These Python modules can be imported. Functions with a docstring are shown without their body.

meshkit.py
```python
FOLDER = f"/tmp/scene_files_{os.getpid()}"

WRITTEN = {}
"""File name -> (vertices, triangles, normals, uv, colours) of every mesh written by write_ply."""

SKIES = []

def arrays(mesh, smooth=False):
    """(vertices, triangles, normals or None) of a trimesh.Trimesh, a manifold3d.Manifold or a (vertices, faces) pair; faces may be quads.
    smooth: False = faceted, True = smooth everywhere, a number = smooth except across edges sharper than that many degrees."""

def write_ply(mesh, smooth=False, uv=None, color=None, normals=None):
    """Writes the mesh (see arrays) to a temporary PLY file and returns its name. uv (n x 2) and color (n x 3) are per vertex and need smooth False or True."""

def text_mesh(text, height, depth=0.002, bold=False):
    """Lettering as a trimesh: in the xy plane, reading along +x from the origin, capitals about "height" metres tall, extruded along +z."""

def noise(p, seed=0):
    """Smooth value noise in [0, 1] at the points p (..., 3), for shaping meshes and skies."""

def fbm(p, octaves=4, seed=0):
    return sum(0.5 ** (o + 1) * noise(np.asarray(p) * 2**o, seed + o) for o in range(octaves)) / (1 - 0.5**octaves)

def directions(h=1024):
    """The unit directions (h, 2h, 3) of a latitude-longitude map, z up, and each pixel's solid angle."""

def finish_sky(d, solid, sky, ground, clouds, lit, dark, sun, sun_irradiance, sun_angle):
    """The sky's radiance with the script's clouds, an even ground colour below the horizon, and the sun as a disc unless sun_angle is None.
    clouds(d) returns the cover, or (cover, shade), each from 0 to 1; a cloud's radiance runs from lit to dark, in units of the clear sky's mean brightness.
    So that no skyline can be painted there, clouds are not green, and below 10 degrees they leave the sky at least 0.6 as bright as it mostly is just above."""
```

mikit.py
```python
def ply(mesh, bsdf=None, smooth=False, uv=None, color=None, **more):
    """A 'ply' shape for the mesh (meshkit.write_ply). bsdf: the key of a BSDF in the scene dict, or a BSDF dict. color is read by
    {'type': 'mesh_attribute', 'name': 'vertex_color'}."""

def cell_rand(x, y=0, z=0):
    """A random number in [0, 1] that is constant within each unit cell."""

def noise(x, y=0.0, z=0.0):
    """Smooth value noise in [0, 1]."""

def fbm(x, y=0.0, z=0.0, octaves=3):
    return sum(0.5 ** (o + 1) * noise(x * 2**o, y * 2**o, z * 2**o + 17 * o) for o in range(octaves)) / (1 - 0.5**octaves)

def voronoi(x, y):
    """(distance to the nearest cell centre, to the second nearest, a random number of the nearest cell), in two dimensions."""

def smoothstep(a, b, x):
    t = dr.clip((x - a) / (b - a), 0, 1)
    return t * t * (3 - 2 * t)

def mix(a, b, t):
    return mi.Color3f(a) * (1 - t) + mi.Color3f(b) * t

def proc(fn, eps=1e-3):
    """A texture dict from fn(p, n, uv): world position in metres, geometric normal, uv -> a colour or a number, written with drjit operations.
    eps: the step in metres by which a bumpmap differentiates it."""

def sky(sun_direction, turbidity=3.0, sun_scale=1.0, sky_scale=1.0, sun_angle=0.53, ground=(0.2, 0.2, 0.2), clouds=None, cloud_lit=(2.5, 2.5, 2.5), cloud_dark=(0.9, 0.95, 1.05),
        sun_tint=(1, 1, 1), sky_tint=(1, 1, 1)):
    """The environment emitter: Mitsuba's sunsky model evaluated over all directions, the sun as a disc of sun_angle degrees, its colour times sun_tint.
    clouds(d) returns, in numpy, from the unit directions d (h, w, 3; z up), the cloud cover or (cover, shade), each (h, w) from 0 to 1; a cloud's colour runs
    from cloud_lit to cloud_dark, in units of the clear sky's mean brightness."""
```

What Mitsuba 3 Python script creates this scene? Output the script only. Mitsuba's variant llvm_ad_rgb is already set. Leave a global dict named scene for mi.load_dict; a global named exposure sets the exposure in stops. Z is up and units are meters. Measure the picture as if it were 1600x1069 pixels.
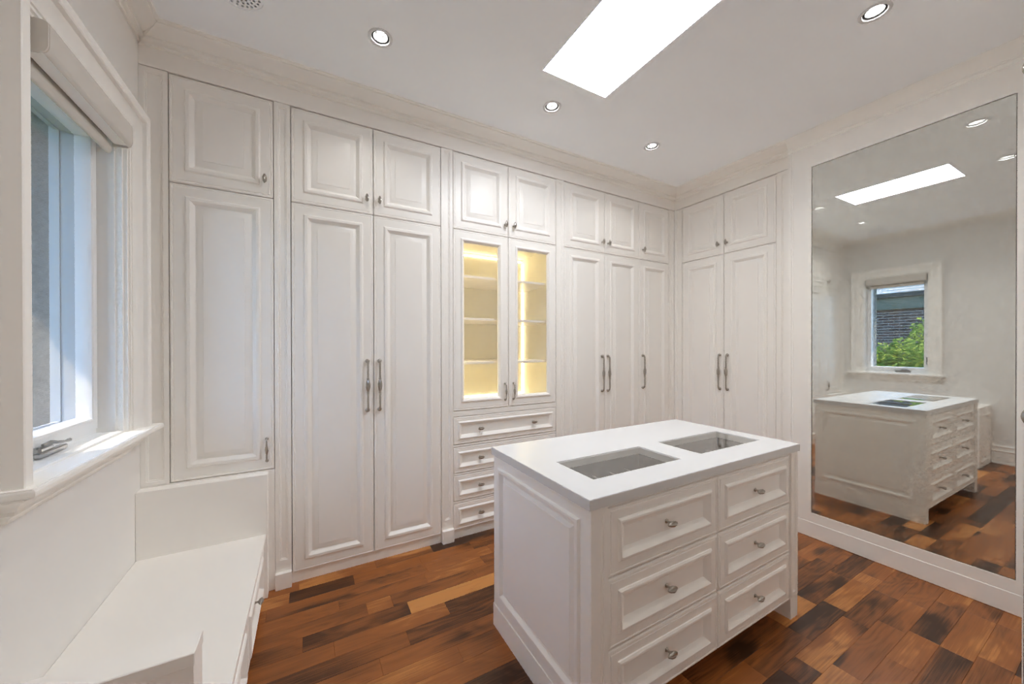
import math, random
import numpy as np, trimesh, mitsuba as mi, mikit, meshkit
import drjit as dr
from shapely.geometry import Polygon, box as sbox
from mikit import proc, fbm, noise, smoothstep, mix, cell_rand

T = mi.ScalarTransform4f
scene, labels = {}, {}
RNG = random.Random(7)

# ---------------------------------------------------------------- camera, sky, lights
F, YAW, PITCH, CYP, H = 568.08, 0.5097, -0.0036, 543.77, 1.414
cp = math.cos(PITCH)
fwd = [math.sin(YAW) * cp, math.cos(YAW) * cp, math.sin(PITCH)]
scene['camera'] = {
    'type': 'perspective', 'fov_axis': 'x', 'fov': math.degrees(2 * math.atan(800 / F)),
    'principal_point_offset_y': -(CYP - 534.5) / 1069.0, 'near_clip': 0.02, 'far_clip': 200.0,
    'to_world': T().look_at(origin=[0, 0, H], target=[fwd[0], fwd[1], H + fwd[2]], up=[0.0014, -0.0008, 1])}
SUN = np.array([-0.667, -0.33, 1.0])
scene['sky'] = {**mikit.sky(SUN, turbidity=3.0, sun_scale=2.2, sky_scale=14.0, sky_tint=(0.94, 1.0, 1.08), ground=(0.25, 0.25, 0.2)), 'sampling_weight': 1.6}
SKYLIGHT_L = 8.0          # radiance of the daylight panel in the ceiling
LAMP_L = 310.0             # radiance of each downlight lens
STRIP_L = 5.8             # warm LED strip of the display cabinet
exposure = 1.11

# ---------------------------------------------------------------- materials
def bsdf(name, d, two=True):
    scene[name] = {'type': 'twosided', 'inner': d} if two else d
    return name
def rgb(*c): return {'type': 'rgb', 'value': list(c)}
def paint(name, c, rough=0.35, spec=0.4, **k):
    return bsdf(name, {'type': 'principled', 'base_color': c if isinstance(c, dict) else rgb(*c), 'roughness': rough, 'specular': spec, **k})

CAB = paint('mat_cabinet', (0.905, 0.88, 0.84), 0.33, 0.45)
WALLM = paint('mat_wall', (0.80, 0.785, 0.76), 0.7, 0.25)
CEILM = paint('mat_ceiling', (0.90, 0.925, 0.95), 0.8, 0.2)
TRIMM = paint('mat_trim', (0.905, 0.885, 0.845), 0.38, 0.4)
QUARTZ = paint('mat_quartz', (0.66, 0.66, 0.66), 0.28, 0.5)
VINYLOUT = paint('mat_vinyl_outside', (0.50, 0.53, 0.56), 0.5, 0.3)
VINYL = paint('mat_vinyl', (0.86, 0.87, 0.88), 0.35, 0.4)
BLINDM = paint('mat_blind', (0.62, 0.585, 0.54), 0.6, 0.3)
INNER = paint('mat_display_inner', (0.83, 0.80, 0.70), 0.5, 0.3)
DARK = paint('mat_dark', (0.02, 0.018, 0.016), 0.7, 0.2)
MIRROREDGE = paint('mat_mirror_edge', (0.09, 0.085, 0.07), 0.4, 0.5)
TRAY = paint('mat_tray', (0.12, 0.118, 0.11), 0.7, 0.2)
DIVID = paint('mat_divider', (0.38, 0.37, 0.35), 0.5, 0.3)
RIM = paint('mat_rim', (0.55, 0.55, 0.52), 0.4, 0.3)
NICKEL = bsdf('mat_nickel', {'type': 'principled', 'base_color': rgb(0.44, 0.41, 0.37), 'metallic': 1.0, 'roughness': 0.17})
CHROME = bsdf('mat_chrome', {'type': 'principled', 'base_color': rgb(0.42, 0.42, 0.42), 'metallic': 1.0, 'roughness': 0.14})
MIRROR = bsdf('mat_mirror', {'type': 'conductor', 'material': 'none', 'specular_reflectance': rgb(0.83, 0.845, 0.81)})
GLASS = bsdf('mat_glass', {'type': 'thindielectric', 'int_ior': 1.5}, False)
LAMPTRIM = paint('mat_lamp_trim', (0.66, 0.66, 0.66), 0.4, 0.4)
REFLECTOR = paint('mat_reflector', (0.035, 0.035, 0.035), 0.8, 0.1)
SHELFGLASS = paint('mat_shelf', (0.80, 0.76, 0.70), 0.35, 0.4)

def wood(p, n, uv):
    s = uv.x; tone = uv.y
    x = p.x + s * 53.0; y = p.y + s * 17.0
    bend = fbm(x * 2.4, y * 9.0, s * 9.0, 3)
    fig = dr.sin((y * 26.0 + bend * 15.0) * 3.4)                      # cathedral figure
    fine = fbm(x * 7.0, y * 260.0, s * 5.0, 3)
    blot = fbm(x * 2.6, y * 8.0, s * 3.0 + 4.0, 4)
    v = 0.5 + 0.075 * fig * smoothstep(0.25, 0.7, bend) + 0.34 * (fine - 0.5) + 0.75 * (blot - 0.5)
    knot = smoothstep(0.60, 0.95, noise(x * 3.4, y * 10.0, s * 7.0))
    v = dr.clip(v + (tone - 0.45) * 1.25 - 0.45 * knot, 0, 1)
    c = mix([0.050, 0.020, 0.009], [0.30, 0.10, 0.025], smoothstep(0.02, 0.62, v))
    return mix(c, [0.55, 0.235, 0.066], smoothstep(0.60, 1.0, v))
WOOD = bsdf('mat_wood', {'type': 'principled', 'base_color': proc(wood), 'roughness': 0.30, 'specular': 0.34})
SUBFLOOR = paint('mat_subfloor', (0.03, 0.013, 0.006), 0.6, 0.2)

def stone_fn(p, n, uv):
    g = fbm(p.x * 40.0, p.y * 40.0, p.z * 40.0, 3)
    f = noise(p.x * 260.0, p.y * 260.0, p.z * 260.0)
    return mix([0.15, 0.15, 0.145], [0.27, 0.27, 0.26], dr.clip(g * 0.7 + f * 0.4, 0, 1))
STONE = bsdf('mat_stone', {'type': 'diffuse', 'reflectance': proc(stone_fn)})
BRICKS = [bsdf(f'mat_brick_{i}', {'type': 'diffuse', 'reflectance': rgb(*c)}) for i, c in
          enumerate([(0.060, 0.042, 0.036), (0.048, 0.034, 0.030), (0.082, 0.052, 0.044), (0.070, 0.056, 0.050)])]
MORTAR = paint('mat_mortar', (0.40, 0.36, 0.32), 0.9, 0.1)
def shingle_fn(p, n, uv):
    return mix([0.20, 0.16, 0.12], [0.62, 0.55, 0.45], fbm(p.y * 9.0, p.z * 16.0, p.x * 5.0, 3))
SHINGLE = bsdf('mat_shingle', {'type': 'diffuse', 'reflectance': proc(shingle_fn)})
GUTTER = paint('mat_gutter', (0.03, 0.032, 0.033), 0.5, 0.4)
SOFFIT = paint('mat_fascia', (0.085, 0.09, 0.065), 0.7, 0.2)
def leaf_fn(a, b):
    def f(p, n, uv): return mix(a, b, uv.x)
    return f
LEAF = bsdf('mat_leaf', {'type': 'principledthin', 'base_color': proc(leaf_fn([0.07, 0.15, 0.025], [0.46, 0.50, 0.10])), 'roughness': 0.5, 'diff_trans': 0.9}, False)
STEM = paint('mat_stem', (0.10, 0.07, 0.04), 0.9, 0.1)
def lawn_fn(p, n, uv):
    return mix([0.10, 0.16, 0.05], [0.22, 0.26, 0.10], fbm(p.x * 6.0, p.y * 6.0, 0.0, 4))
LAWN = bsdf('mat_lawn', {'type': 'diffuse', 'reflectance': proc(lawn_fn)})

# ---------------------------------------------------------------- mesh helpers
def put(key, mesh, mat, smooth=False, label=None, cat=None, group=None, kind=None, uv=None, **more):
    scene[key] = mikit.ply(mesh, mat, smooth=smooth, uv=uv, **more)
    tag(key, label, cat, group, kind)
    return key
def tag(key, label=None, cat=None, group=None, kind=None):
    e = {k: v for k, v in (('label', label), ('category', cat), ('group', group), ('kind', kind)) if v}
    if e: labels[key] = e
def number(base, n):
    return base if n == 0 else f'{base}_{n:03d}'
COUNT = {}
def nxt(base):
    n = COUNT.get(base, 0); COUNT[base] = n + 1
    return number(base, n)
def cat(*ms): return trimesh.util.concatenate([m for m in ms])
def bx(x0, x1, y0, y1, z0, z1):
    m = trimesh.creation.box(extents=[x1 - x0, y1 - y0, z1 - z0]); m.apply_translation([(x0 + x1) / 2, (y0 + y1) / 2, (z0 + z1) / 2]); return m
def bevbox(x0, x1, y0, y1, z0, z1, b=0.002):
    pts = []
    for sx, x in ((1, x0), (-1, x1)):
        for sy, y in ((1, y0), (-1, y1)):
            for sz, z in ((1, z0), (-1, z1)):
                pts += [[x + sx * b, y + sy * b, z], [x + sx * b, y, z + sz * b], [x, y + sy * b, z + sz * b]]
    return trimesh.convex.convex_hull(np.array(pts))

class Fr:
    """A face frame: a runs along it, z is up, d comes out of it."""
    def __init__(s, o, xd):
        s.o = np.array([o[0], o[1], o[2] if len(o) > 2 else 0.0]); s.x = np.array([xd[0], xd[1], 0.0]); s.n = np.array([xd[1], -xd[0], 0.0])
    def pts(s, v):
        v = np.asarray(v, float)
        return s.o + v[:, :1] * s.x + v[:, 2:3] * s.n + v[:, 1:2] * np.array([0, 0, 1.0])
    def mesh(s, m):
        return trimesh.Trimesh(s.pts(np.array(m.vertices)), np.array(m.faces), process=False)
    def box(s, a0, a1, z0, z1, d0, d1): return s.mesh(bx(a0, a1, z0, z1, d0, d1))
    def bev(s, a0, a1, z0, z1, d0, d1, b=0.002): return s.mesh(bevbox(a0, a1, z0, z1, d0, d1, b))
    def T(s, a, z, d):
        """to_world of a part built in (a, z, d) axes"""
        o = s.pts([[a, z, d]])[0]
        m = np.eye(4); m[:3, 0] = s.x; m[:3, 1] = [0, 0, 1]; m[:3, 2] = s.n; m[:3, 3] = o
        return T(m)

def rings(a0, a1, z0, z1, prof, back, hole=False):
    """Mitred rectangular moulding: prof = [(inset, depth)], outside edge first. Local axes (a, z, d)."""
    v, f = [], []
    seq = [(0.0, back)] + list(prof) + ([(prof[-1][0], back)] if hole else [])
    for i, d in seq:
        v += [[a0 + i, z0 + i, d], [a1 - i, z0 + i, d], [a1 - i, z1 - i, d], [a0 + i, z1 - i, d]]
    n = len(seq)
    for k in range(n - 1):
        for c in range(4):
            p, q = 4 * k + c, 4 * k + (c + 1) % 4
            f += [[p, q, q + 4], [p, q + 4, p + 4]]
    e = 4 * (n - 1)
    if hole:
        for c in range(4):
            p, q = e + c, e + (c + 1) % 4
            f += [[p, q, (c + 1) % 4], [p, (c + 1) % 4, c]]
    else:
        f += [[e, e + 1, e + 2], [e, e + 2, e + 3], [2, 1, 0], [3, 2, 0]]
    return trimesh.Trimesh(np.array(v, float), np.array(f), process=False)

EDGE = [(0, -.006), (.003, -.0015), (.007, 0), (.010, 0), (.0115, -.0025), (.015, -.0025), (.0165, 0)]
DOOR = EDGE + [(.062, 0), (.0635, .004), (.069, .0085), (.076, .0095), (.083, .008), (.088, .004), (.097, -.0065), (.102, -.0095), (.107, -.0095), (.111, -.0065), (.122, -.003), (.136, -.0005), (.1365, .0015), (.140, .002)]
DRAWER = EDGE + [(.046, 0), (.0475, .004), (.054, .0085), (.060, .009), (.064, .006), (.084, -.0095), (.087, -.011), (.092, -.011)]
SMALLDRAWER = EDGE + [(.034, 0), (.0355, .004), (.041, .0085), (.046, .009), (.050, .006), (.066, -.0095), (.069, -.011), (.073, -.011)]
GLAZED = EDGE + [(.058, 0), (.0595, .004), (.064, .008), (.070, .009), (.075, .007), (.086, -.006), (.088, -.012)]
FLUTE = lambda m: [(0, 0), (m, 0), (m + .002, -.004), (m + .007, -.004), (m + .009, -.009), (m + .014, -.009)]

def lathe(prof, n=20, ribs=0, rib=0.0):
    """prof [(r, t)] along +z; optional ribs."""
    prof = np.array(prof, float)
    ang = np.arange(n) * 2 * np.pi / n
    v = []
    for r, t in prof:
        k = r * (1 + rib * np.cos(ribs * ang)) if ribs else np.full(n, r)
        v.append(np.stack([k * np.cos(ang), k * np.sin(ang), np.full(n, t)], 1))
    v = np.vstack(v); f = []
    for i in range(len(prof) - 1):
        for j in range(n):
            a, b = i * n + j, i * n + (j + 1) % n
            f += [[a, b, b + n], [a, b + n, a + n]]
    e = len(v)
    v = np.vstack([v, [[0, 0, prof[0][1]], [0, 0, prof[-1][1]]]])
    for j in range(n):
        f += [[e, (j + 1) % n, j], [e + 1, (len(prof) - 1) * n + j, (len(prof) - 1) * n + (j + 1) % n]]
    return trimesh.Trimesh(v, np.array(f), process=False)
def tube(path, r, n=10):
    path = np.array(path, float); r = np.broadcast_to(r, len(path))
    t = np.gradient(path, axis=0); t /= np.linalg.norm(t, axis=1, keepdims=True)
    up = np.array([1.0, 0, 0]) if abs(t[:, 0]).max() < 0.95 else np.array([0, 0, 1.0])
    v, f = [], []
    for p, d, q in zip(path, t, r):
        a = np.cross(d, up); a /= np.linalg.norm(a); b = np.cross(d, a)
        ang = np.arange(n) * 2 * np.pi / n
        v.append(p + q * (np.cos(ang)[:, None] * a + np.sin(ang)[:, None] * b))
    v = np.vstack(v)
    for i in range(len(path) - 1):
        for j in range(n):
            a, b = i * n + j, i * n + (j + 1) % n
            f += [[a, b + n, b], [a, a + n, b + n]]
    k = (len(path) - 1) * n
    for j in range(1, n - 1): f += [[0, j, j + 1], [k, k + j + 1, k + j]]
    m = trimesh.Trimesh(v, np.array(f), process=False)
    m.fix_normals() if False else None
    return m

def handle_mesh(c):
    """Bar pull: two ball feet, a bar with collars and a ribbed spindle; local axes a, z (along), d (out)."""
    s = 1.0 if c > 0.2 else 0.66
    h, out, r = c / 2, 0.031 * (0.9 if s < 1 else 1), 0.0062 * s
    ms = []
    for e in (-1, 1):
        ms.append(trimesh.creation.icosphere(subdivisions=2, radius=0.0140 * s))
        ms[-1].apply_scale([1, 1, 0.9]); ms[-1].apply_translation([0, e * h, 0.008])
    k = np.linspace(0, np.pi / 2, 6)
    b = 0.014 * s + 0.004
    path = [[0, -h, 0.004], [0, -h, out - b]] + [[0, -h + b * (1 - math.cos(q)), out - b + b * math.sin(q)] for q in k[1:]]
    path += [[p[0], -p[1], p[2]] for p in path[::-1]]
    ms.append(tube(path, r, 10))
    L = 0.036 * (1 if s == 1 else 0.62)
    prof = [(0.0062 * s, -L * 1.34), (0.0088 * s, -L * 1.29), (0.0088 * s, -L * 1.19), (0.0055 * s, -L * 1.12), (0.0062 * s, -L)]
    prof += [(0.0062 * s + 0.0066 * s * math.sin(math.pi * q) ** 0.8, -L + 2 * L * q) for q in np.linspace(0.08, 0.92, 9)]
    prof += [(0.0062 * s, L), (0.0055 * s, L * 1.12), (0.0088 * s, L * 1.19), (0.0088 * s, L * 1.29), (0.0062 * s, L * 1.34)]
    sp = lathe(prof, 32, 8, 0.10)
    v = np.array(sp.vertices); sp.vertices = np.stack([v[:, 0], v[:, 2], -v[:, 1] + out], 1)
    ms.append(sp)
    return cat(*ms)
def knob_mesh(vertical):
    """Ribbed oval knob on a short stem with a round foot."""
    foot = lathe([(0.009, 0), (0.009, 0.003), (0.0065, 0.005), (0.0048, 0.007), (0.0045, 0.020), (0.007, 0.024)], 16)
    L = 0.0265
    sp = lathe([(0.0016, -L), (0.0035, -L * .93)] + [(0.0035 + 0.0075 * math.sin(math.pi * q) ** 0.75, L * (2 * q - 1) * .9) for q in np.linspace(.06, .94, 11)] + [(0.0035, L * .93), (0.0016, L)], 32, 8, 0.08)
    v = np.array(sp.vertices)
    sp.vertices = np.stack([v[:, 0], v[:, 2], -v[:, 1]], 1) if vertical else np.stack([v[:, 2], v[:, 1], -v[:, 0]], 1)
    sp.apply_translation([0, 0, 0.029])
    return cat(foot, sp)
P_LONG = mikit.ply(handle_mesh(0.318), NICKEL, smooth=35)
P_SHORT = mikit.ply(handle_mesh(0.126), NICKEL, smooth=35)
P_KV = mikit.ply(knob_mesh(True), NICKEL, smooth=35)
P_KH = mikit.ply(knob_mesh(False), NICKEL, smooth=35)
def pull(parent, kind, fr, a, z, d=0.0):
    key = parent + '__' + ('handle' if kind in ('long', 'short') else 'knob')
    k, i = key, 0
    while k in scene: i += 1; k = number(key, i)
    scene[k] = {**{'long': P_LONG, 'short': P_SHORT, 'kv': P_KV, 'kh': P_KH}[kind], 'to_world': fr.T(a, z, d)}
    tag(k, 'brushed nickel ribbed pull handle' if kind in ('long', 'short') else 'brushed nickel ribbed oval knob')
def part(parent, name):
    i = 0
    while f'{parent}__{number(name, i)}' in scene: i += 1
    return f'{parent}__{number(name, i)}'
G = 0.0021      # half the gap between doors
def door(parent, fr, a0, a1, z0, z1, prof=DOOR, name='door', glass=False):
    k = part(parent, name)
    m = fr.mesh(rings(a0 + G, a1 - G, z0 + G, z1 - G, prof, -0.021, hole=glass))
    put(k, m, CAB, smooth=25)
    if glass:
        i = prof[-1][0] - .004
        put(k + '__pane', fr.mesh(trimesh.Trimesh([[a0 + i, z0 + i, -.014], [a1 - i, z0 + i, -.014], [a1 - i, z1 - i, -.014], [a0 + i, z1 - i, -.014]], [[0, 1, 2], [0, 2, 3]], process=False)), GLASS, label='clear glass pane')
    return k

# ---------------------------------------------------------------- main dimensions
YB, XR, XL, ZC = 2.522, 3.382, -0.747, 2.995          # cabinet fronts at the back and right, left wall, ceiling
ZT, ZS, ZB, ZB0 = 2.842, 2.277, 0.066, 0.704
XM, MT = 3.2233, 0.0119                                # mirror wall and its small turn
YW, YF = 3.12, -1.1                                    # wall behind the cabinets, wall behind the camera
BACK = Fr((0, YB), (1, 0))                             # a = x
RIGHT = Fr((XR, 0), (0, -1))                           # a = -y
MIR = Fr((XM + MT * 0.8, 0), (-MT, -1))                # a = -y, follows the turned mirror
MIR.n = np.array([-1.0, MT, 0])
X = [-.6344, -.175, -.0906, .3719, .8299, .9176, 1.3801, 1.8414, 1.927, 2.395, 2.8488, 3.2945]
Yr = [2.4339, 2.0002, 1.5618]

# ---------------------------------------------------------------- room shell
def holed(poly, z0, z1):
    m = trimesh.creation.extrude_polygon(poly, z1 - z0, engine='earcut'); m.apply_translation([0, 0, z0]); return m
LAMPS = [(.325, 1.955), (1.405, 1.968), (2.372, 1.972), (2.345, .668), (1.365, .685), (.335, .685), (1.365, -.60), (2.345, -.60)]
SKX0, SKX1, SKY0, SKY1 = 1.172, 1.644, .945, 1.728
VENT = (-.272, 1.995)
disc = lambda c, r, n=36: Polygon([(c[0] + r * math.cos(t), c[1] + r * math.sin(t)) for t in np.arange(n) * 2 * math.pi / n])
cp_ = sbox(XL - .25, YF - .1, 4.1, YW + .1)
for c in LAMPS: cp_ = cp_.difference(disc(c, .044))
cp_ = cp_.difference(disc(VENT, .088))
put('ceiling', holed(cp_, ZC, ZC + .12), CEILM, kind='structure', label='flat white painted ceiling')
put('floor', bx(XL - .25, 4.1, YF - .1, YW + .1, -.12, -.016), SUBFLOOR, kind='structure', label='walnut strip floor laid parallel to the wardrobe wall')
put('wall_back', bx(XL - .25, 4.1, YW, YW + .1, -.1, ZC + .05), WALLM, kind='structure')
put('wall_front', bx(XL - .25, 4.1, YF - .1, YF, -.1, ZC + .05), WALLM, kind='structure')
put('wall_right', bx(4.0, 4.1, YF - .1, YW + .1, -.1, ZC + .05), WALLM, kind='structure')
put('wall_return', bx(2.86, 4.0, -1.1, .20, -.02, ZC + .02), WALLM, kind='structure')
# left wall with the window opening
WY0, WY1, WZ0, WZ1 = 1.635, 2.258, 1.035, 2.385
wp = Polygon([(YF - .1, -.1), (YW + .1, -.1), (YW + .1, ZC + .05), (YF - .1, ZC + .05)], [[(WY0, WZ0), (WY0, WZ1), (WY1, WZ1), (WY1, WZ0)]])
m = trimesh.creation.extrude_polygon(wp, .18, engine='earcut')
v = np.array(m.vertices); m.vertices = np.stack([XL - v[:, 2], v[:, 0], v[:, 1]], 1); m.invert()
put('wall_left', m, WALLM, kind='structure', label='plain painted wall with the window in it')

# floor planks: parts of the floor
PW = 0.1019
fixed = {7: [(1.93, 2.44, .66), (2.44, 2.86, .25)], 6: [(1.60, 2.03, .60), (2.03, 2.56, .52)], 5: [(1.87, 2.29, .46), (2.29, 2.58, .58)], 8: [(1.70, 2.10, .36), (2.10, 2.49, .20), (2.49, 2.88, .62)],
         19: [(-.03, .47, .22), (.47, 1.02, .86)], 18: [(-.36, .10, .46), (.10, .65, .50), (.65, 1.1, .18)], 20: [(-.3, .27, .42), (.27, .40, .66), (.40, .90, .34)], 21: [(-.5, .14, .55), (.14, .62, .40), (.62, 1.0, .50)],
         4: [(2.2, 2.59, .30), (2.59, 3.05, .58)], 22: [(-.2, .65, .40), (.65, 1.1, .55)], 23: [(-.1, .235, .16), (.235, .64, .50)]}
plank_n = 0
for row in range(-8, 25):
    y0 = row * PW; y1 = y0 + PW
    lo, hi = XL, 3.5
    cuts = []
    x = lo - RNG.random() * .5
    fx = fixed.get(row, [])
    spans = []
    while x < hi:
        L = RNG.choice([.28, .36, .42, .48, .55, .64, .76, .9]) * (0.9 + .2 * RNG.random())
        spans.append([x, x + L, min(.95, max(.05, RNG.gauss(.44, .17)))]); x += L
    if fx:
        a, b = fx[0][0], fx[-1][1]
        spans = [[s0, min(s1, a), t] for s0, s1, t in spans if s0 < a - .05] + [list(q) for q in fx] + [[max(s0, b), s1, t] for s0, s1, t in spans if s1 > b + .05]
        spans = [s for s in spans if s[1] - s[0] > .01]
        # close what the trimming opened
        for i in range(len(spans) - 1): spans[i][1] = spans[i + 1][0]
    for s0, s1, tone in spans:
        s0, s1 = max(s0, lo), min(s1, hi)
        if s1 - s0 < .02: continue
        g = .00025; b = .0007
        a0, a1, c0, c1 = s0 + g, s1 - g, y0 + g, y1 - g
        z = RNG.uniform(-.0002, .0002)
        v = np.array([[a0, c0, -.016], [a1, c0, -.016], [a1, c1, -.016], [a0, c1, -.016], [a0, c0, z - b], [a1, c0, z - b], [a1, c1, z - b], [a0, c1, z - b],
                      [a0 + b, c0 + b, z], [a1 - b, c0 + b, z], [a1 - b, c1 - b, z], [a0 + b, c1 - b, z]])
        f = []
        for k in (0, 4):
            for c in range(4):
                p, q = k + c, k + (c + 1) % 4
                f += [[p, q, q + 4], [p, q + 4, p + 4]]
        f += [[8, 9, 10], [8, 10, 11]]
        seed = RNG.random()
        scene[number('floor__plank', plank_n)] = mikit.ply((v, np.array(f)), WOOD, uv=np.tile([seed, tone], (12, 1)))
        plank_n += 1

# crown mouldings, one run per wall, mitred
def crown(fr, a0, a1, prof, m0, m1):
    """prof (projection, z) from the wall down low to the ceiling; m0, m1 = +1 inner mitre, -1 outer, 0 square."""
    p = list(prof) + [(prof[-1][0], ZC + .03), (-.02, ZC + .03), (-.02, prof[0][1])]
    n = len(p)
    v = [[a0 + m0 * max(q, 0), z, q] for q, z in p] + [[a1 - m1 * max(q, 0), z, q] for q, z in p]
    f = []
    for i in range(n):
        j = (i + 1) % n
        f += [[i, j, j + n], [i, j + n, i + n]]
    for i in range(1, n - 1): f += [[0, i + 1, i], [n, n + i, n + i + 1]]
    mm = trimesh.Trimesh(np.array(v), np.array(f), process=False)
    return fr.mesh(mm)
CP = [(0, 2.940), (.014, 2.940), (.016, 2.943), (.016, 2.953), (.021, 2.955), (.034, 2.956), (.040, 2.958), (.043, 2.963), (.043, 2.973), (.060, 2.9715), (.090, 2.973), (.120, 2.977), (.142, 2.982), (.147, 2.985), (.147, 2.990), (.162, 2.989), (.168, 2.990), (.170, 2.996)]
CL = [(q * .74, z + .016 * (1 - q / .17)) for q, z in CP]
CM = [(0, 2.893), (.006, 2.893), (.010, 2.900), (.012, 2.912), (.017, 2.916), (.019, 2.925), (.022, 2.928), (.030, 2.945), (.040, 2.962), (.048, 2.978), (.050, 2.983), (.054, 2.990)]
LEFT = Fr((XL, 0), (0, 1)); LEFT.n = np.array([1.0, 0, 0])
put('trim_1', crown(LEFT, YF, YB, CL, 0, 1.36), TRIMM, smooth=25, kind='structure', label='crown moulding along the window wall')
put('trim_2', crown(BACK, XL, XR, CP, .74, 1.12), TRIMM, smooth=25, kind='structure', label='crown moulding above the long run of wardrobes')
CR = [(q * 1.12, z) for q, z in CP]
put('trim_3', crown(RIGHT, -YB, -1.41, CR, .9, 0), TRIMM, smooth=25, kind='structure', label='crown moulding above the corner wardrobe')
put('trim_4', crown(MIR, -1.415, -.18, CM, 0, 0), TRIMM, smooth=25, kind='structure', label='crown moulding above the mirror')
# friezes between crown and doors
put('trim_5', BACK.bev(XL, XR, ZT + .003, 2.957, -.03, .002, .001), CAB, kind='structure', label='flat frieze board above the back wardrobes')
put('trim_6', RIGHT.bev(-YB, -1.40, ZT + .003, 2.957, -.03, .002, .001), CAB, kind='structure', label='flat frieze board above the corner wardrobe')
# baseboard of the left wall beyond the bench
bb = [(.0, 0), (.020, 0), (.020, .018), (.016, .022), (.016, .140), (.020, .146), (.022, .154), (.018, .162), (.010, .166), (.010, .196), (.014, .200), (.016, .208), (.012, .216), (.004, .222), (0, .225)]
pb = Polygon(bb); m = trimesh.creation.extrude_polygon(pb, 1.104 - YF, engine='earcut')
v = np.array(m.vertices); m.vertices = np.stack([XL + v[:, 0], 1.104 - v[:, 2], v[:, 1]], 1)
if m.volume < 0: m.invert()
put('baseboard_left', m, TRIMM, smooth=25, kind='structure', label='tall moulded baseboard past the end of the bench')

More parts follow.
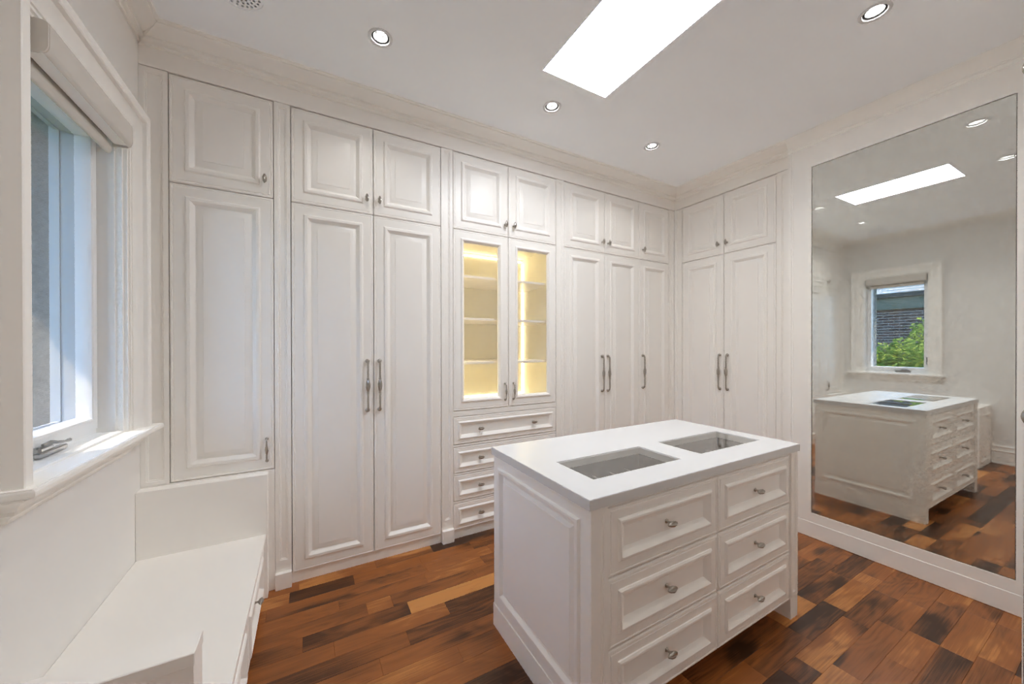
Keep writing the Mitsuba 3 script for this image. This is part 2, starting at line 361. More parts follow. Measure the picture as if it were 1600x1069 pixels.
# ---------------------------------------------------------------- wardrobes along the back wall
def carcass(key, fr, a0, a1, z0, z1, depth, toe=True):
    put(key + '__carcass', fr.box(a0, a1, z0 if not toe else ZB, z1, -depth, -.050), CAB)
    if toe: put(key + '__toe_kick', fr.box(a0, a1, 0, ZB + .002, -.049, -.016), CAB)
DEP = .57
c = 'bench_end_wardrobe'
tag(c, 'narrow cream wardrobe in the window corner with its long door stopping above the bench', 'wardrobe')
put(c + '__carcass', BACK.box(XL, X[1], .0, ZT + .003, -DEP, -.050), CAB)
put(c + '__rail', BACK.box(XL, X[1], 0, ZB0 - .001, -.0225, 0), CAB)
d = door(c, BACK, X[0], X[1], ZS, ZT); pull(d, 'kv', BACK, -.217, 2.374)
d = door(c, BACK, X[0], X[1], ZB0, ZS); pull(d, 'short', BACK, -.212, .823)

c = 'double_wardrobe'
tag(c, 'tall cream two-door wardrobe between the window corner and the lit display cabinet', 'wardrobe')
carcass(c, BACK, X[2], X[4], 0, ZT + .003, DEP)
for a0, a1, k, h in ((X[2], X[3], .330, .332), (X[3], X[4], .408, .406)):
    d = door(c, BACK, a0, a1, ZS, ZT); pull(d, 'kv', BACK, k, 2.372)
    d = door(c, BACK, a0, a1, ZB, ZS); pull(d, 'long', BACK, h, 1.163)

c = 'display_cabinet'
tag(c, 'cream display cabinet with two lit glass doors above a stack of four drawers', 'cabinet')
a0, a1, am = X[5], X[7], X[6]
put(c + '__lower_carcass', BACK.box(a0, a1, ZB, .919, -DEP, -.0225), CAB)
put(c + '__upper_carcass', BACK.box(a0, a1, ZS + .011, ZT + .003, -DEP, -.045), CAB)
put(c + '__toe_kick', BACK.box(a0, a1, 0, ZB + .002, -.049, -.016), CAB)
put(c + '__lining', cat(BACK.box(a0, a0 + .018, .92, ZS + .01, -.52, -.0225), BACK.box(a1 - .018, a1, .92, ZS + .01, -.52, -.0225), BACK.box(a0, a1, .92, ZS + .01, -.54, -.52),
                       BACK.box(a0, a1, .92, .955, -.52, -.0225), BACK.box(a0, a1, ZS - .02, ZS + .01, -.52, -.0225)), INNER, label='warm white lit interior')
put(c + '__divider', BACK.box(am - .009, am + .009, .955, ZS - .02, -.05, -.0225), INNER)
for z in (1.948, 1.626, 1.289):
    put(part(c, 'shelf'), BACK.bev(a0 + .018, a1 - .018, z - .009, z + .009, -.515, -.055, .0015), SHELFGLASS, label='white shelf')
em = {'type': 'area', 'radiance': rgb(STRIP_L, STRIP_L * .84, STRIP_L * .48), 'sampling_weight': .25}
def strip(parent, mesh):
    put(part(parent, 'light_strip'), mesh, DARK, label='glowing warm LED strip', emitter=em)
strip(c, BACK.box(a0 + .03, a1 - .03, 2.226, 2.236, -.519, -.513))
strip(c, BACK.box(a1 - .034, a1 - .022, .97, 2.21, -.519, -.513))
strip(c, BACK.box(a0 + .022, a0 + .034, .97, 2.21, -.519, -.513))
strip(c, BACK.box(a0 + .03, a1 - .03, .962, .972, -.519, -.513))
strip(c, BACK.box(a0 + .019, a0 + .026, .97, 2.21, -.055, -.028))
for q0, q1, k, h in ((a0, am, 1.348, 1.344), (am, a1, 1.424, 1.419)):
    d = door(c, BACK, q0, q1, ZS, ZT); pull(d, 'kv', BACK, k, 2.370)
    d = door(c, BACK, q0, q1, .940, ZS, GLAZED, 'glass_door', True); pull(d, 'short', BACK, h, 1.062)
put(c + '__face_frame', cat(*[BACK.box(a0, a1, z0, z1, -.0225, -.001) for z0, z1 in ((.9005, .9375), (.678, .691), (.470, .480), (.264, .275))]), CAB)
for i, (z0, z1) in enumerate(((.693, .899), (.482, .676), (.277, .468), (ZB, .262))):
    d = door(c, BACK, a0, a1, z0, z1, SMALLDRAWER, 'drawer')
    zz = (z0 + z1) / 2
    pull(d, 'kh', BACK, 1.135, zz, -.011); pull(d, 'kh', BACK, 1.612, zz, -.011)

c = 'triple_wardrobe'
tag(c, 'cream three-door wardrobe between the lit display cabinet and the far corner', 'wardrobe')
carcass(c, BACK, X[8], X[11], 0, ZT + .003, DEP)
for a0, a1, k, h in ((X[8], X[9], 2.360, 2.356), (X[9], X[10], 2.434, 2.4275), (X[10], X[11], 2.900, 2.8935)):
    d = door(c, BACK, a0, a1, ZS, ZT); pull(d, 'kv', BACK, k, 2.374)
    d = door(c, BACK, a0, a1, ZB, ZS); pull(d, 'long', BACK, h, 1.165)

c = 'corner_wardrobe'
tag(c, 'cream two-door wardrobe on the right wall between the far corner and the mirror', 'wardrobe')
carcass(c, RIGHT, -Yr[0], -Yr[2], 0, ZT + .003, .55)
for y0, y1, k, h in ((Yr[0], Yr[1], 2.046, 2.033), (Yr[1], Yr[2], 1.968, 1.961)):
    d = door(c, RIGHT, -y0, -y1, ZS, ZT); pull(d, 'kv', RIGHT, -k, 2.376)
    d = door(c, RIGHT, -y0, -y1, ZB, ZS); pull(d, 'long', RIGHT, -h, 1.174)

# fluted pilasters between the cabinets
def pilaster(fr, a0, a1, z0, z1, label, plinth=True, m=None, cut=0.0):
    k = nxt('pilaster')
    w = a1 - a0
    m = m if m is not None else w * .24
    e = .0012
    base = .094 if plinth else z0
    put(k + '__shaft', fr.mesh(cat(rings(a0 + e, a1 - e, base + .045 if plinth else z0, z1 - .0, FLUTE(m), -.049), *([bx(a0 + e, a1 - e, base, base + .045, -.049, 0)] if plinth else []))), CAB, smooth=25)
    if plinth: put(k + '__plinth', fr.bev(a0 + .001 + cut, a1 - .001, 0, base - .001, -.049, .026), CAB)
    tag(k, label, 'pilaster')
put('bench_end_wardrobe__pilaster', BACK.mesh(rings(XL + .001, X[0] - .0012, ZB0, ZT, FLUTE(.020), -.05)), CAB, smooth=25, label='fluted filler beside the window')
pilaster(BACK, X[1], X[2], 0, ZT, 'fluted cream pilaster rising from the floor at the end of the bench')
pilaster(BACK, X[4], X[5], 0, ZT, 'fluted cream pilaster between the double wardrobe and the display cabinet')
pilaster(BACK, X[7], X[8], 0, ZT, 'fluted cream pilaster between the display cabinet and the three-door wardrobe')
pilaster(BACK, X[11], XR, 0, ZT, 'fluted cream pilaster ending the three-door wardrobe in the far corner')
pilaster(RIGHT, -YB, -Yr[0], 0, ZT, 'fluted cream pilaster on the right wall at the far corner', cut=.027)
pilaster(RIGHT, -Yr[2], -1.418, 0, ZT, 'fluted cream pilaster between the corner wardrobe and the mirror')

# ---------------------------------------------------------------- mirror wall
MY0, MY1, MZ0, MZ1 = .372, 1.267, .181, 2.737
c = 'mirror_surround'
tag(c, 'cream painted panel framing the tall wall mirror', 'panel')
for n_, (a0, a1, z0, z1) in {'stile': (-1.418, -MY1, .115, 2.896), 'stile_001': (-MY0, -.20, .115, 2.896), 'top_rail': (-MY1, -MY0, MZ1, 2.896), 'bottom_rail': (-MY1, -MY0, .115, MZ0)}.items():
    put(f'{c}__{n_}', MIR.box(a0, a1, z0, z1, -.03, .006), CAB)
put(c + '__edge_bead', cat(MIR.bev(-1.402, -1.392, .115, 2.896, 0, .0095, .002), MIR.bev(-1.384, -1.380, .115, 2.896, 0, .008, .001)), CAB)
put(c + '__backing', MIR.box(-1.418, -.20, 0, 2.95, -.75, -.029), CAB)
put('baseboard_right', MIR.bev(-1.418, -.20, 0, .1135, -.03, .011, .003), CAB, kind='structure', label='flat baseboard below the mirror')
c = 'wall_mirror'
tag(c, 'tall frameless mirror set into the cream panel on the right wall', 'mirror')
e = .0035
put(c + '__pane', MIR.mesh(trimesh.Trimesh([[-MY1 + e, MZ0 + e, 0], [-MY0 - e, MZ0 + e, 0], [-MY0 - e, MZ1 - e, 0], [-MY1 + e, MZ1 - e, 0]], [[0, 1, 2], [0, 2, 3]], process=False)), MIRROR, label='mirror glass')
put(c + '__edge', MIR.box(-MY1, -MY0, MZ0, MZ1, -.02, -.001), MIRROREDGE, label='dark edge of the mirror glass')

# cabinet at the right edge of the picture
c = 'side_cabinet'
SX = 2.19
SIDE = Fr((SX, 0), (0, -1))
tag(c, 'cream cabinet cut by the right edge of the photo, with two oval knobs', 'cabinet')
put(c + '__carcass', bx(SX + .0225, SX + .66, -.76, .2395, 0.0, ZC - .01), CAB)
put(c + '__frame', SIDE.box(-.2395, -.2365, .0, ZC - .01, -.0225, 0), CAB)
for z0, z1, kz in ((ZB, ZS, 1.169), (ZS, ZT, 2.372)):
    d = door(c, SIDE, -.2365, .25, z0, z1); pull(d, 'kv', SIDE, -.2285, kz)
    door(c, SIDE, .25, .75, z0, z1)

# ---------------------------------------------------------------- ceiling: daylight panel, downlights, vent
c = 'skylight'
tag(c, 'long glowing white diffused skylight panel flush with the ceiling', 'skylight')
z_ = ZC - .004
put(c + '__diffuser', trimesh.Trimesh([[SKX0, SKY0, z_], [SKX1, SKY0, z_], [SKX1, SKY1, z_], [SKX0, SKY1, z_]], [[0, 2, 1], [0, 3, 2]], process=False), DARK,
    label='glowing white diffuser', emitter={'type': 'area', 'radiance': rgb(SKYLIGHT_L * .94, SKYLIGHT_L, SKYLIGHT_L * 1.09), 'sampling_weight': 4.0})
put(c + '__frame', holed(sbox(SKX0 - .003, SKY0 - .003, SKX1 + .003, SKY1 + .003).difference(sbox(SKX0, SKY0, SKX1, SKY1)), ZC - .0045, ZC), CEILM, label='thin white edge')
def flatring(c, r0, r1, z0, z1):
    m = holed(disc(c, r1).difference(disc(c, r0)), z0, z1); return m
put(c + '__housing', bx(SKX0 + .0004, SKX1 - .0004, SKY0 + .0004, SKY1 - .0004, ZC + .03, ZC + .11), CEILM)
names = ['white recessed downlight nearest the window wall, in the row along the wardrobes', 'white recessed downlight in front of the skylight, middle of the row along the wardrobes', 'white recessed downlight in the far corner of the ceiling',
         'white recessed downlight on the right side of the ceiling, nearest the mirror', 'white recessed downlight behind the skylight, seen second from the top in the mirror', 'white recessed downlight seen lowest at the right edge of the mirror',
         'white recessed downlight behind the photographer, middle of its row', 'white recessed downlight above the cabinet at the right edge']
for i, (lx, ly) in enumerate(LAMPS):
    k = nxt('downlight'); tag(k, names[i], 'downlight')
    tr = lathe([(.0445, .0), (.060, .0), (.0595, -.004), (.052, -.0055), (.046, -.004), (.0425, .004)], 36); 
    v = np.array(tr.vertices)[:-2]; f = np.array([q for q in tr.faces if q.max() < len(v)])
    put(k + '__trim_ring', trimesh.Trimesh(v + [lx, ly, ZC], f, process=False), LAMPTRIM, smooth=30)
    rf = [(.0425, .003), (.036, .004), (.031, .012), (.0215, .024), (.0205, .034)]
    q = lathe(rf, 36); v = np.array(q.vertices)[:-2]; f = np.array([t for t in q.faces if t.max() < len(v)])
    put(k + '__reflector', trimesh.Trimesh(v + [lx, ly, ZC], f, process=False), REFLECTOR, smooth=20, label='dark reflector cone')
    n = 28; an = np.arange(n) * 2 * np.pi / n
    v = np.vstack([np.stack([lx + .0195 * np.cos(an), ly + .0195 * np.sin(an), np.full(n, ZC + .023)], 1), [[lx, ly, ZC + .023]]])
    put(k + '__lens', trimesh.Trimesh(v, [[n, (j + 1) % n, j] for j in range(n)], process=False), DARK, label='glowing lens', emitter={'type': 'area', 'radiance': rgb(LAMP_L, LAMP_L * .985, LAMP_L * .93), 'sampling_weight': .7})
    put(k + '__can', holed(disc((lx, ly), .05), ZC + .036, ZC + .13), CEILM)
c = 'ceiling_vent'
tag(c, 'round white perforated ceiling vent near the window corner', 'vent')
vp = disc(VENT, .100, 48)
for r_, nn in ((.082, 26), (.066, 21), (.050, 16), (.034, 11)):
    for j in range(nn):
        t = (j + .5 * (r_ < .07)) * 2 * math.pi / nn
        vp = vp.difference(disc((VENT[0] + r_ * math.cos(t), VENT[1] + r_ * math.sin(t)), .0062, 8))
put(c + '__face_plate', holed(vp, ZC - .006, ZC - .002), CEILM)
put(c + '__duct', holed(disc(VENT, .087), ZC + .03, ZC + .11), DARK, label='dark duct behind the holes')
put(c + '__rim', flatring(VENT, .098, .106, ZC - .009, ZC), CEILM)

# ---------------------------------------------------------------- window in the left wall
c = 'window_1'
tag(c, 'white casement window with a moulded casing and stool', kind='structure')
CY0, CY1, CZ1 = 1.490, 2.402, 2.520        # casing outside
WST = 1.034                                # stool top
CASE = [(0, .078), (.004, .080), (.034, .080), (.039, .076), (.041, .062), (.047, .058), (.060, .050), (.085, .044), (.096, .043), (.098, .036), (.103, .036), (.105, .042), (.113, .041), (.115, .033), (.120, .033), (.122, .037), (.129, .036), (.131, .024), (.1375, .022)]
LEFTF = Fr((XL, 0), (0, 1)); LEFTF.n = np.array([1.0, 0, 0])
def three_sided(prof):
    """Casing round the top and both sides, mitred, closed at the wall."""
    v, f = [], []
    seq = [(0, -.004)] + prof + [(prof[-1][0], -.06)]
    for i, d in seq:
        v += [[CY0 + i, WST, d], [CY0 + i, CZ1 - i, d], [CY1 - i, CZ1 - i, d], [CY1 - i, WST, d]]
    for k in range(len(seq) - 1):
        for q in range(3):
            p = 4 * k + q
            f += [[p, p + 1, p + 5], [p, p + 5, p + 4]]
    return trimesh.Trimesh(np.array(v), np.array(f), process=False)
put(c + '__casing', LEFTF.mesh(three_sided(CASE)), TRIMM, smooth=20)
IY0, IY1, IZ1 = CY0 + .1375, CY1 - .1375, CZ1 - .1375
# jamb liner from the casing back to the frame
xo, xi = XL + .020, -.806
put(c + '__jamb', cat(bx(xi, xo, IY0 - .02, IY0, WST, IZ1 + .02), bx(xi, xo, IY1, IY1 + .02, WST, IZ1 + .02), bx(xi, xo, IY0 - .02, IY1 + .02, IZ1, IZ1 + .02), bx(-.86, XL + .022, IY0 - .02, IY1 + .02, WST - .03, WST + .008)), VINYL)
# stool with a rounded nose, returned round its ends
def stool():
    prof = [(.0, .0), (.098, .0), (.103, .002), (.1065, .007), (.1075, .0135), (.1065, .020), (.103, .025), (.098, .027), (.072, .029), (.070, .032), (.070, .041), (.066, .044), (.058, .050), (.051, .060), (.048, .070), (.040, .072), (.040, .083), (.035, .086), (.024, .092), (.018, .101), (.017, .108), (.010, .110), (.008, .116), (0, .118)]
    e0, e1 = 1.470, 2.462
    pr = .1075
    v, f = [], []
    for q, t in prof:
        s = q - pr
        v += [[e0 - s if q > 0 else e0 + pr, 0, 0]] * 0
    out = []
    for q, t in prof:
        in_ = pr - q
        z = WST - t
        out.append([[e0 + in_, z, -.004], [e0 + in_, z, q], [e1 - in_, z, q], [e1 - in_, z, -.004]])
    v = np.array(out).reshape(-1, 3)
    for k in range(len(prof) - 1):
        for s in range(3):
            p = 4 * k + s
            f += [[p, p + 1, p + 5], [p, p + 5, p + 4]]
    # top face
    return trimesh.Trimesh(v, np.array(f), process=False), prof
sm, _ = stool()
top = bx(XL - .03, XL + .1, 1.474, 2.458, WST - .006, WST - .0002)
put(c + '__stool', cat(LEFTF.mesh(sm), top), TRIMM, smooth=25)
# sash: frame, glass
SXF, SXB = -.806, -.850
FY0, FY1, FZ0, FZ1 = IY0 - .015, IY1 + .015, WST - .01, IZ1 + .015
GY0, GY1, GZ0, GZ1 = IY0 + .058, IY1 - .052, 1.118, 2.300
SF = Fr((SXF, 0), (0, 1)); SF.n = np.array([1.0, 0, 0])
def asym(a0, a1, z0, z1, ia, iz0, iz1, prof_d, back, back2=None):
    """Frame between an outer and an inner rectangle with a depth profile [(t, d)]."""
    v, f = [], []
    seq = [(0, back)] + prof_d + [(1, back)]
    for t, d in seq:
        v += [[a0 + t * (ia[0] - a0), z0 + t * (iz0 - z0), d], [a1 + t * (ia[1] - a1), z0 + t * (iz0 - z0), d], [a1 + t * (ia[1] - a1), z1 + t * (iz1 - z1), d], [a0 + t * (ia[0] - a0), z1 + t * (iz1 - z1), d]]
    n = len(seq)
    for k in range(n):
        for q in range(4):
            p, r = 4 * k + q, 4 * k + (q + 1) % 4
            p2, r2 = 4 * ((k + 1) % n) + q, 4 * ((k + 1) % n) + (q + 1) % 4
            f += [[p, r, r2], [p, r2, p2]]
    return trimesh.Trimesh(np.array(v), np.array(f), process=False)
put(c + '__sash', SF.mesh(asym(FY0, FY1, FZ0, FZ1, (GY0, GY1), GZ0, GZ1, [(0, -.001), (.42, -.001), (.43, .006), (.84, .006), (.92, .002), (.98, -.012)], -.045)), VINYL, smooth=20)
put(c + '__pane', SF.mesh(trimesh.Trimesh([[GY0 - .006, GZ0 - .006, -.022], [GY1 + .006, GZ0 - .006, -.022], [GY1 + .006, GZ1 + .006, -.022], [GY0 - .006, GZ1 + .006, -.022]], [[0, 1, 2], [0, 2, 3]], process=False)), GLASS, label='clear window pane')
# outer frame in stepped white vinyl
OF = Fr((-.851, 0), (0, 1)); OF.n = np.array([1.0, 0, 0])
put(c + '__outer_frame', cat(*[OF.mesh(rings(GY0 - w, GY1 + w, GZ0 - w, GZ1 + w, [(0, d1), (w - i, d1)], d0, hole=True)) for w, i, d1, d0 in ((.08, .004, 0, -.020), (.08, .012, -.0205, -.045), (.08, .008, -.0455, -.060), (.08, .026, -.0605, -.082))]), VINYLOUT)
# crank at the foot of the sash
cr = cat(bevbox(-.790, -.770, 1.80, 1.955, WST + .012, WST + .030, .004), bevbox(-.801, -.778, 1.815, 1.895, WST + .022, WST + .046, .006))
put(c + '__crank', cr, CHROME, label='chrome folding window crank', smooth=30)
put(c + '__crank__arm', tube([[-.782, 1.835, WST + .050], [-.772, 1.86, WST + .056], [-.770, 1.89, WST + .048], [-.770, 1.94, WST + .040], [-.770, 1.962, WST + .040]], [.005, .006, .005, .0045, .007], 10), CHROME, smooth=40)
put(c + '__latch', cat(bevbox(-.802, -.786, IY0 + .012, IY0 + .028, 1.16, 1.235, .004), bevbox(-.792, -.770, IY0 + .014, IY0 + .026, 1.20, 1.26, .003)), CHROME, smooth=30, label='dark metal sash latch')
# stone surround outside
SY0, SY1, SZ0, SZ1 = GY0 - .03, GY1 + .075, GZ0 - .07, GZ1 + .10
sp = sbox(0.2, -1.2, 4.2, 3.6).difference(sbox(SY0, SZ0, SY1, SZ1))
m = trimesh.creation.extrude_polygon(sp, .30, engine='earcut'); v = np.array(m.vertices); m.vertices = np.stack([-.93 - v[:, 2], v[:, 0], v[:, 1]], 1); m.invert()
put('wall_outer', m, STONE, kind='structure', label='pale stone window reveal outside the glass')
put('roof_eave', bx(-1.80, -1.20, .0, 4.4, 2.75, 2.95), SOFFIT, kind='structure', label='eave over the window, outside')

# roller blind
c = 'roller_blind'
tag(c, 'rolled-up beige roller blind in a cassette at the top of the window', 'blind')
BY0, BY1 = 1.640, 2.232
cas = Polygon([(-.742, 2.392), (-.690, 2.392), (-.682, 2.388), (-.682, 2.318), (-.688, 2.304), (-.698, 2.296), (-.742, 2.290)])
def yprism(poly, y0, y1):
    m = trimesh.creation.extrude_polygon(poly, y1 - y0, engine='earcut'); v = np.array(m.vertices)
    m.vertices = np.stack([v[:, 0], y1 - v[:, 2], v[:, 1]], 1)
    if m.volume < 0: m.invert()
    return m
front = Polygon([(-.690, 2.394), (-.679, 2.390), (-.679, 2.316), (-.684, 2.303), (-.692, 2.296), (-.694, 2.299), (-.688, 2.306), (-.684, 2.317), (-.684, 2.386), (-.690, 2.389)])
put(c + '__cassette', yprism(front, BY0, BY1), BLINDM, smooth=30)
put(c + '__cassette_back', yprism(Polygon([(-.760, 2.384), (-.694, 2.384), (-.694, 2.300), (-.737, 2.300), (-.737, 2.345), (-.760, 2.345)]), BY0 + .004, BY1 - .004), TRIMM)
put(c + '__end_cap', yprism(cas.buffer(.002), BY0 - .006, BY0), BLINDM)
put(c + '__end_cap_001', yprism(cas.buffer(.002), BY1, BY1 + .006), BLINDM)
put(c + '__fabric', bx(-.7505, -.7495, BY0 + .03, BY1 - .03, 2.270, 2.340), BLINDM)
hem = Polygon([(-.752 + .012 * math.cos(t), 2.272 + .024 * math.sin(t)) for t in np.arange(20) * math.pi / 10])
put(c + '__hem_bar', yprism(hem, BY0 + .028, BY1 - .016), BLINDM, smooth=40)

# ---------------------------------------------------------------- bench under the window
c = 'window_bench'
tag(c, 'long cream bench with drawers under the window, between two low panelled arms', 'bench')
BZ, BXF = .362, -.213
AZ = .697
put(c + '__seat', bevbox(XL + .001, BXF, 1.16, 2.470, BZ - .024, BZ, .003), CAB)
put(c + '__carcass', bx(XL + .001, -.247, 1.16, 2.470, .05, BZ - .024), CAB)
put(c + '__toe_kick', bx(XL + .001, -.262, 1.16, 2.470, 0, .05), CAB)
put(c + '__arm', bevbox(XL + .001, -.206, 2.456, YB - .001, 0, AZ, .002), CAB, label='far arm of the bench')
BEN = Fr((-.2245, 0), (0, 1)); BEN.n = np.array([1.0, 0, 0])
put(c + '__rail', cat(BEN.box(1.185, 2.456, BZ - .050, BZ - .024, -.023, 0), BEN.box(2.425, 2.456, .0, BZ - .05, -.023, 0), BEN.box(1.818, 1.842, .05, BZ - .05, -.023, 0), BEN.box(1.185, 1.215, .0, BZ - .05, -.023, 0)), CAB)
for y0, y1 in ((1.843, 2.424), (1.216, 1.817)):
    d = door(c, BEN, y0, y1, .052, BZ - .052, SMALLDRAWER, 'drawer'); pull(d, 'kh', BEN, (y0 + y1) / 2, .180, -.011)
# near arm: slab with a panelled near face and a moulded end
ARM = Fr((XL + .001, 1.108), (1, 0))
wA = -.2385 - (XL + .001)
put(c + '__arm_001', cat(ARM.mesh(rings(0, wA, 0, AZ - .030, [(0, 0), (.055, 0), (.057, .004), (.063, .008), (.069, .008), (.075, .003), (.088, -.008), (.094, -.008), (.110, -.002), (.125, 0)], -.078)), bevbox(XL + .001, -.2365, 1.106, 1.188, AZ - .032, AZ, .002)), CAB, smooth=25, label='near arm with a raised panel')
AEND = Fr((-.2385, 0), (0, 1)); AEND.n = np.array([1.0, 0, 0])
put(c + '__arm_trim', AEND.mesh(rings(1.108, 1.186, BZ - .3, AZ - .033, FLUTE(.014), -.004)), CAB, smooth=25)

# ---------------------------------------------------------------- island
c = 'dresser_island'
tag(c, 'cream dresser island with six drawers and a white top with two glass insets', 'island')
IX0, IX1, IY_0, IY_1 = .8211, 2.236, .9355, 1.659
TZ0, TZ1 = .8655, .9026
FI = Fr((0, IY_0), (1, 0))
PXL, PXR = .900, 2.1675
tp = sbox(IX0 - .010, IY_0 - .010, IX1 + .010, IY_1 + .010)
CUT = [(.955, 1.472, 1.067, 1.306), (1.626, 2.142, 1.072, 1.312)]
for x0, x1, y0, y1 in CUT: tp = tp.difference(sbox(x0, y0, x1, y1))
b = .0018
top = cat(holed(tp.buffer(-b, join_style=2), TZ1 - b, TZ1), holed(tp, TZ0, TZ1 - b))
put(c + '__countertop', top, QUARTZ, label='white quartz countertop with two glass cutouts')
for x0, x1, y0, y1 in CUT:
    k = part(c, 'glass_inset')
    z = TZ1 - .003
    put(k, trimesh.Trimesh([[x0 + .004, y0 + .004, z], [x1 - .004, y0 + .004, z], [x1 - .004, y1 - .004, z], [x0 + .004, y1 - .004, z]], [[0, 1, 2], [0, 2, 3]], process=False), GLASS, label='clear glass set flush into the countertop')
    put(k + '__rim', holed(sbox(x0 + .0005, y0 + .0005, x1 - .0005, y1 - .0005).difference(sbox(x0 + .006, y0 + .006, x1 - .006, y1 - .006)), TZ0 + .002, TZ1 - .004), RIM, label='pale grey rim')
    zt = .772
    k = part(c, 'jewellery_tray')
    put(k, cat(bx(x0 - .012, x1 + .012, y0 - .012, y1 + .012, zt - .01, zt), bx(x0 - .012, x0, y0, y1, zt, TZ0), bx(x1, x1 + .012, y0, y1, zt, TZ0), bx(x0 - .012, x1 + .012, y0 - .012, y0, zt, TZ0), bx(x0 - .012, x1 + .012, y1, y1 + .012, zt, TZ0)), TRAY, label='dark lined tray below the glass')
    dv = [bevbox(x0 + (x1 - x0) * q - .003, x0 + (x1 - x0) * q + .003, y0, y1, zt, zt + .035, .001) for q in (.2, .4, .6, .8)] + [bevbox(x0, x1, (y0 + y1) / 2 - .003, (y0 + y1) / 2 + .003, zt, zt + .034, .001)]
    put(k + '__divider', cat(*dv), DIVID, label='thin pale dividers')
# body below the trays, with cavities for them left open above .76
put(c + '__carcass', cat(bx(PXL - .002, PXR + .002, IY_0 + .0225, IY_1 - .03, .098, .745), bx(PXL - .002, PXR + .002, IY_0 + .0225, 1.045, .745, TZ0), bx(PXL - .002, PXR + .002, 1.33, IY_1 - .03, .745, TZ0)), CAB)
put(c + '__toe_kick', bx(PXL, PXR, IY_0 + .22, IY_0 + .25, 0, .1), CAB)
ENDP = [(0, 0), (.050, 0), (.0515, .004), (.057, .009), (.064, .010), (.071, .008), (.076, .003), (.084, -.006), (.089, -.008), (.094, -.008), (.098, -.005), (.108, -.001), (.109, .001), (.114, .0015)]
EL = Fr((IX0, 0), (0, -1))
def endpanel(key, fr, a0, a1, th):
    m = cat(rings(a0, a1, .112, TZ0, ENDP, -th), bx(a0 - .002, a1 + .002, 0, .111, -th, .004))
    put(key, fr.mesh(m), CAB, smooth=25, label='raised end panel')
endpanel(c + '__end_panel', EL, -IY_1, -IY_0 - .0005, PXL - IX0 - .0006)
ER = Fr((IX1, 0), (0, 1))
endpanel(c + '__end_panel_001', ER, IY_0 + .0005, IY_1, IX1 - PXR - .0006)
FB = Fr((0, IY_1 - .001), (-1, 0))
put(c + '__back_panel', FB.mesh(cat(rings(-PXR, -PXL, .112, TZ0, ENDP, -.03), bx(-PXR, -PXL, 0, .111, -.03, .004))), CAB, smooth=25)
for a0, a1 in ((IX0 + .0005, PXL - .0006), (PXR + .0006, IX1 - .0005)):
    put(part(c, 'post'), FI.mesh(cat(rings(a0, a1, .118, TZ0 - .002, [(0, .001), (.020, .001), (.022, -.003), (.027, -.003), (.029, -.008), (.034, -.008)], -.0)), ) if False else FI.mesh(rings(a0, a1, .118, TZ0 - .002, [(0, .0045), (.019, .0045), (.021, .001), (.027, .001), (.029, -.003), (.033, -.003)], -.004)), CAB, smooth=25, label='fluted corner post')
put(c + '__rail', cat(FI.box(PXL, PXR, .8555, TZ0, -.0225, -.002)), CAB)
xm = 1.5415
for z0, z1 in ((.605, .855), (.352, .603), (.100, .350)):
    for a0, a1 in ((PXL, xm), (xm, PXR)):
        d = door(c, FI, a0, a1, z0, z1, DRAWER, 'drawer'); pull(d, 'kh', FI, (a0 + a1) / 2, (z0 + z1) / 2, -.011)

# ---------------------------------------------------------------- outside: lawn, neighbour's house, shrubs
put('ground', bx(-30, -1.23, -14, 22, -.35, -.25), LAWN, kind='structure', label='lawn outside the window')
c = 'neighbour_house'
tag(c, 'dark brick house with a shingle roof seen through the window in the mirror', 'house')
NX = -8.0
put(c + '__wall', bx(NX - .3, NX - .008, -2.0, 9.0, -.25, 2.62), MORTAR, label='pale mortar between the bricks')
rows = 22; z0 = .75; ch = .0774; bl = .224
bn = 0
rest = []
for r in range(-13, rows):
    zz = z0 + r * ch
    for q in range(-21, 29):
        y0 = 2.55 + q * bl + (bl / 2 if r % 2 else 0)
        m = bx(NX - .03, NX + RNG.uniform(-.002, .002), y0 + .006, y0 + bl - .006, zz + .006, zz + ch - .006)
        if r >= 0 and 0 <= q < 12 and zz + ch < 2.47:
            scene[number(c + '__wall__brick', bn)] = mikit.ply(m, RNG.choice(BRICKS)); bn += 1
        elif zz > -.25: rest.append(m)
put(c + '__wall__brickwork', cat(*rest), BRICKS[0], kind='stuff')
put(c + '__fascia', bx(NX - .02, NX + .10, -2.0, 9.0, 2.455, 2.80), SOFFIT)
put(c + '__gutter', yprism(Polygon([(NX + .10, 2.78), (NX + .20, 2.79), (NX + .22, 2.86), (NX + .23, 2.89), (NX + .10, 2.89)]), -2.0, 9.0), GUTTER, label='dark gutter')
sh = []
for r in range(16):
    y = -2.0 + RNG.random() * -.2
    while y < 9.0:
        w = RNG.uniform(.10, .24)
        x_ = NX + .20 - r * .15; zz = 2.90 + r * .085
        sh.append(trimesh.convex.convex_hull(np.array([[x_ + RNG.uniform(0, .02), y, zz], [x_ + RNG.uniform(0, .02), y + w - .008, zz], [x_, y, zz + .028], [x_, y + w - .008, zz + .028], [x_ - .34, y, zz + .17], [x_ - .34, y + w - .008, zz + .17], [x_ - .34, y, zz + .15], [x_ - .34, y + w - .008, zz + .15]])))
        y += w
put(c + '__shingles', cat(*sh), SHINGLE, kind='stuff', label='weathered wooden shingles')
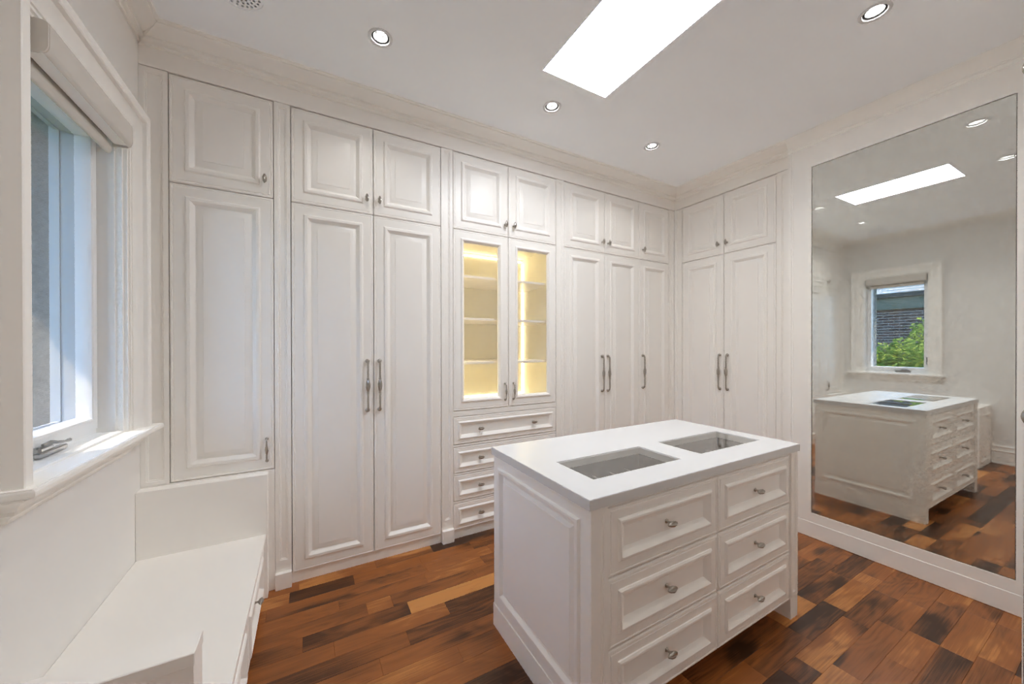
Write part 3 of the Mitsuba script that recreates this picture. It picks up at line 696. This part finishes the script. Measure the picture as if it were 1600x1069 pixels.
put(c + '__roof_deck', trimesh.convex.convex_hull(np.array([[NX + .1, y, 2.86] for y in (-2.0, 9.0)] + [[NX - 2.6, y, 4.36] for y in (-2.0, 9.0)] + [[NX - 2.6, y, 2.8] for y in (-2.0, 9.0)])), SOFFIT)

def shrub(cx, cy, rx, ry, top, n, seed, label):
    k = nxt('shrub'); tag(k, label, 'shrub', 'green shrubs outside the window')
    rs = np.random.default_rng(seed)
    zb = -.25
    h = top - zb
    lobes = [(cx + rs.uniform(-.6, .6) * rx, cy + rs.uniform(-.7, .7) * ry, zb + h * rs.uniform(.35, .85), rs.uniform(.28, .45)) for _ in range(14)]
    P = []
    while len(P) < n:
        l = lobes[rs.integers(len(lobes))]
        d_ = rs.normal(size=3); d_ /= np.linalg.norm(d_)
        p = np.array(l[:3]) + d_ * l[3] * rs.uniform(.6, 1.1) * np.array([1, 1, 1.1])
        if zb < p[2] < top: P.append(p)
    P = np.array(P)
    a = rs.normal(size=(n, 3)); a[:, 2] = a[:, 2] * .5 - .3; a /= np.linalg.norm(a, axis=1, keepdims=True)
    bq = np.cross(a, rs.normal(size=(n, 3))); bq /= np.linalg.norm(bq, axis=1, keepdims=True)
    L = rs.uniform(.05, .10, (n, 1)); W = L * .36
    V = np.stack([P, P + a * L * .5 + bq * W, P + a * L, P + a * L * .5 - bq * W], 1).reshape(-1, 3)
    i = np.arange(n)[:, None] * 4
    Fc = np.vstack([i + [0, 1, 2], i + [0, 2, 3]])
    uv = np.repeat(np.stack([rs.random(n) ** 1.2, np.zeros(n)], 1), 4, axis=0)
    put(k + '__foliage', (V, Fc), LEAF, uv=uv, kind='stuff')
    st = [tube([[cx + rs.uniform(-.1, .1), cy + rs.uniform(-.1, .1), zb], [(cx + l[0]) / 2, (cy + l[1]) / 2, (zb + l[2]) / 2], list(l[:3])], [.018, .012, .006], 6) for l in lobes]
    put(k + '__stem', cat(*st), STEM)
shrub(-4.5, 2.98, .5, .50, 1.62, 6000, 1, 'broad bright green shrub filling the lower half of the mirrored window')
shrub(-6.4, 2.97, .16, .10, 2.28, 1500, 3, 'taller thin green shrub against the brick wall behind the broad shrub')
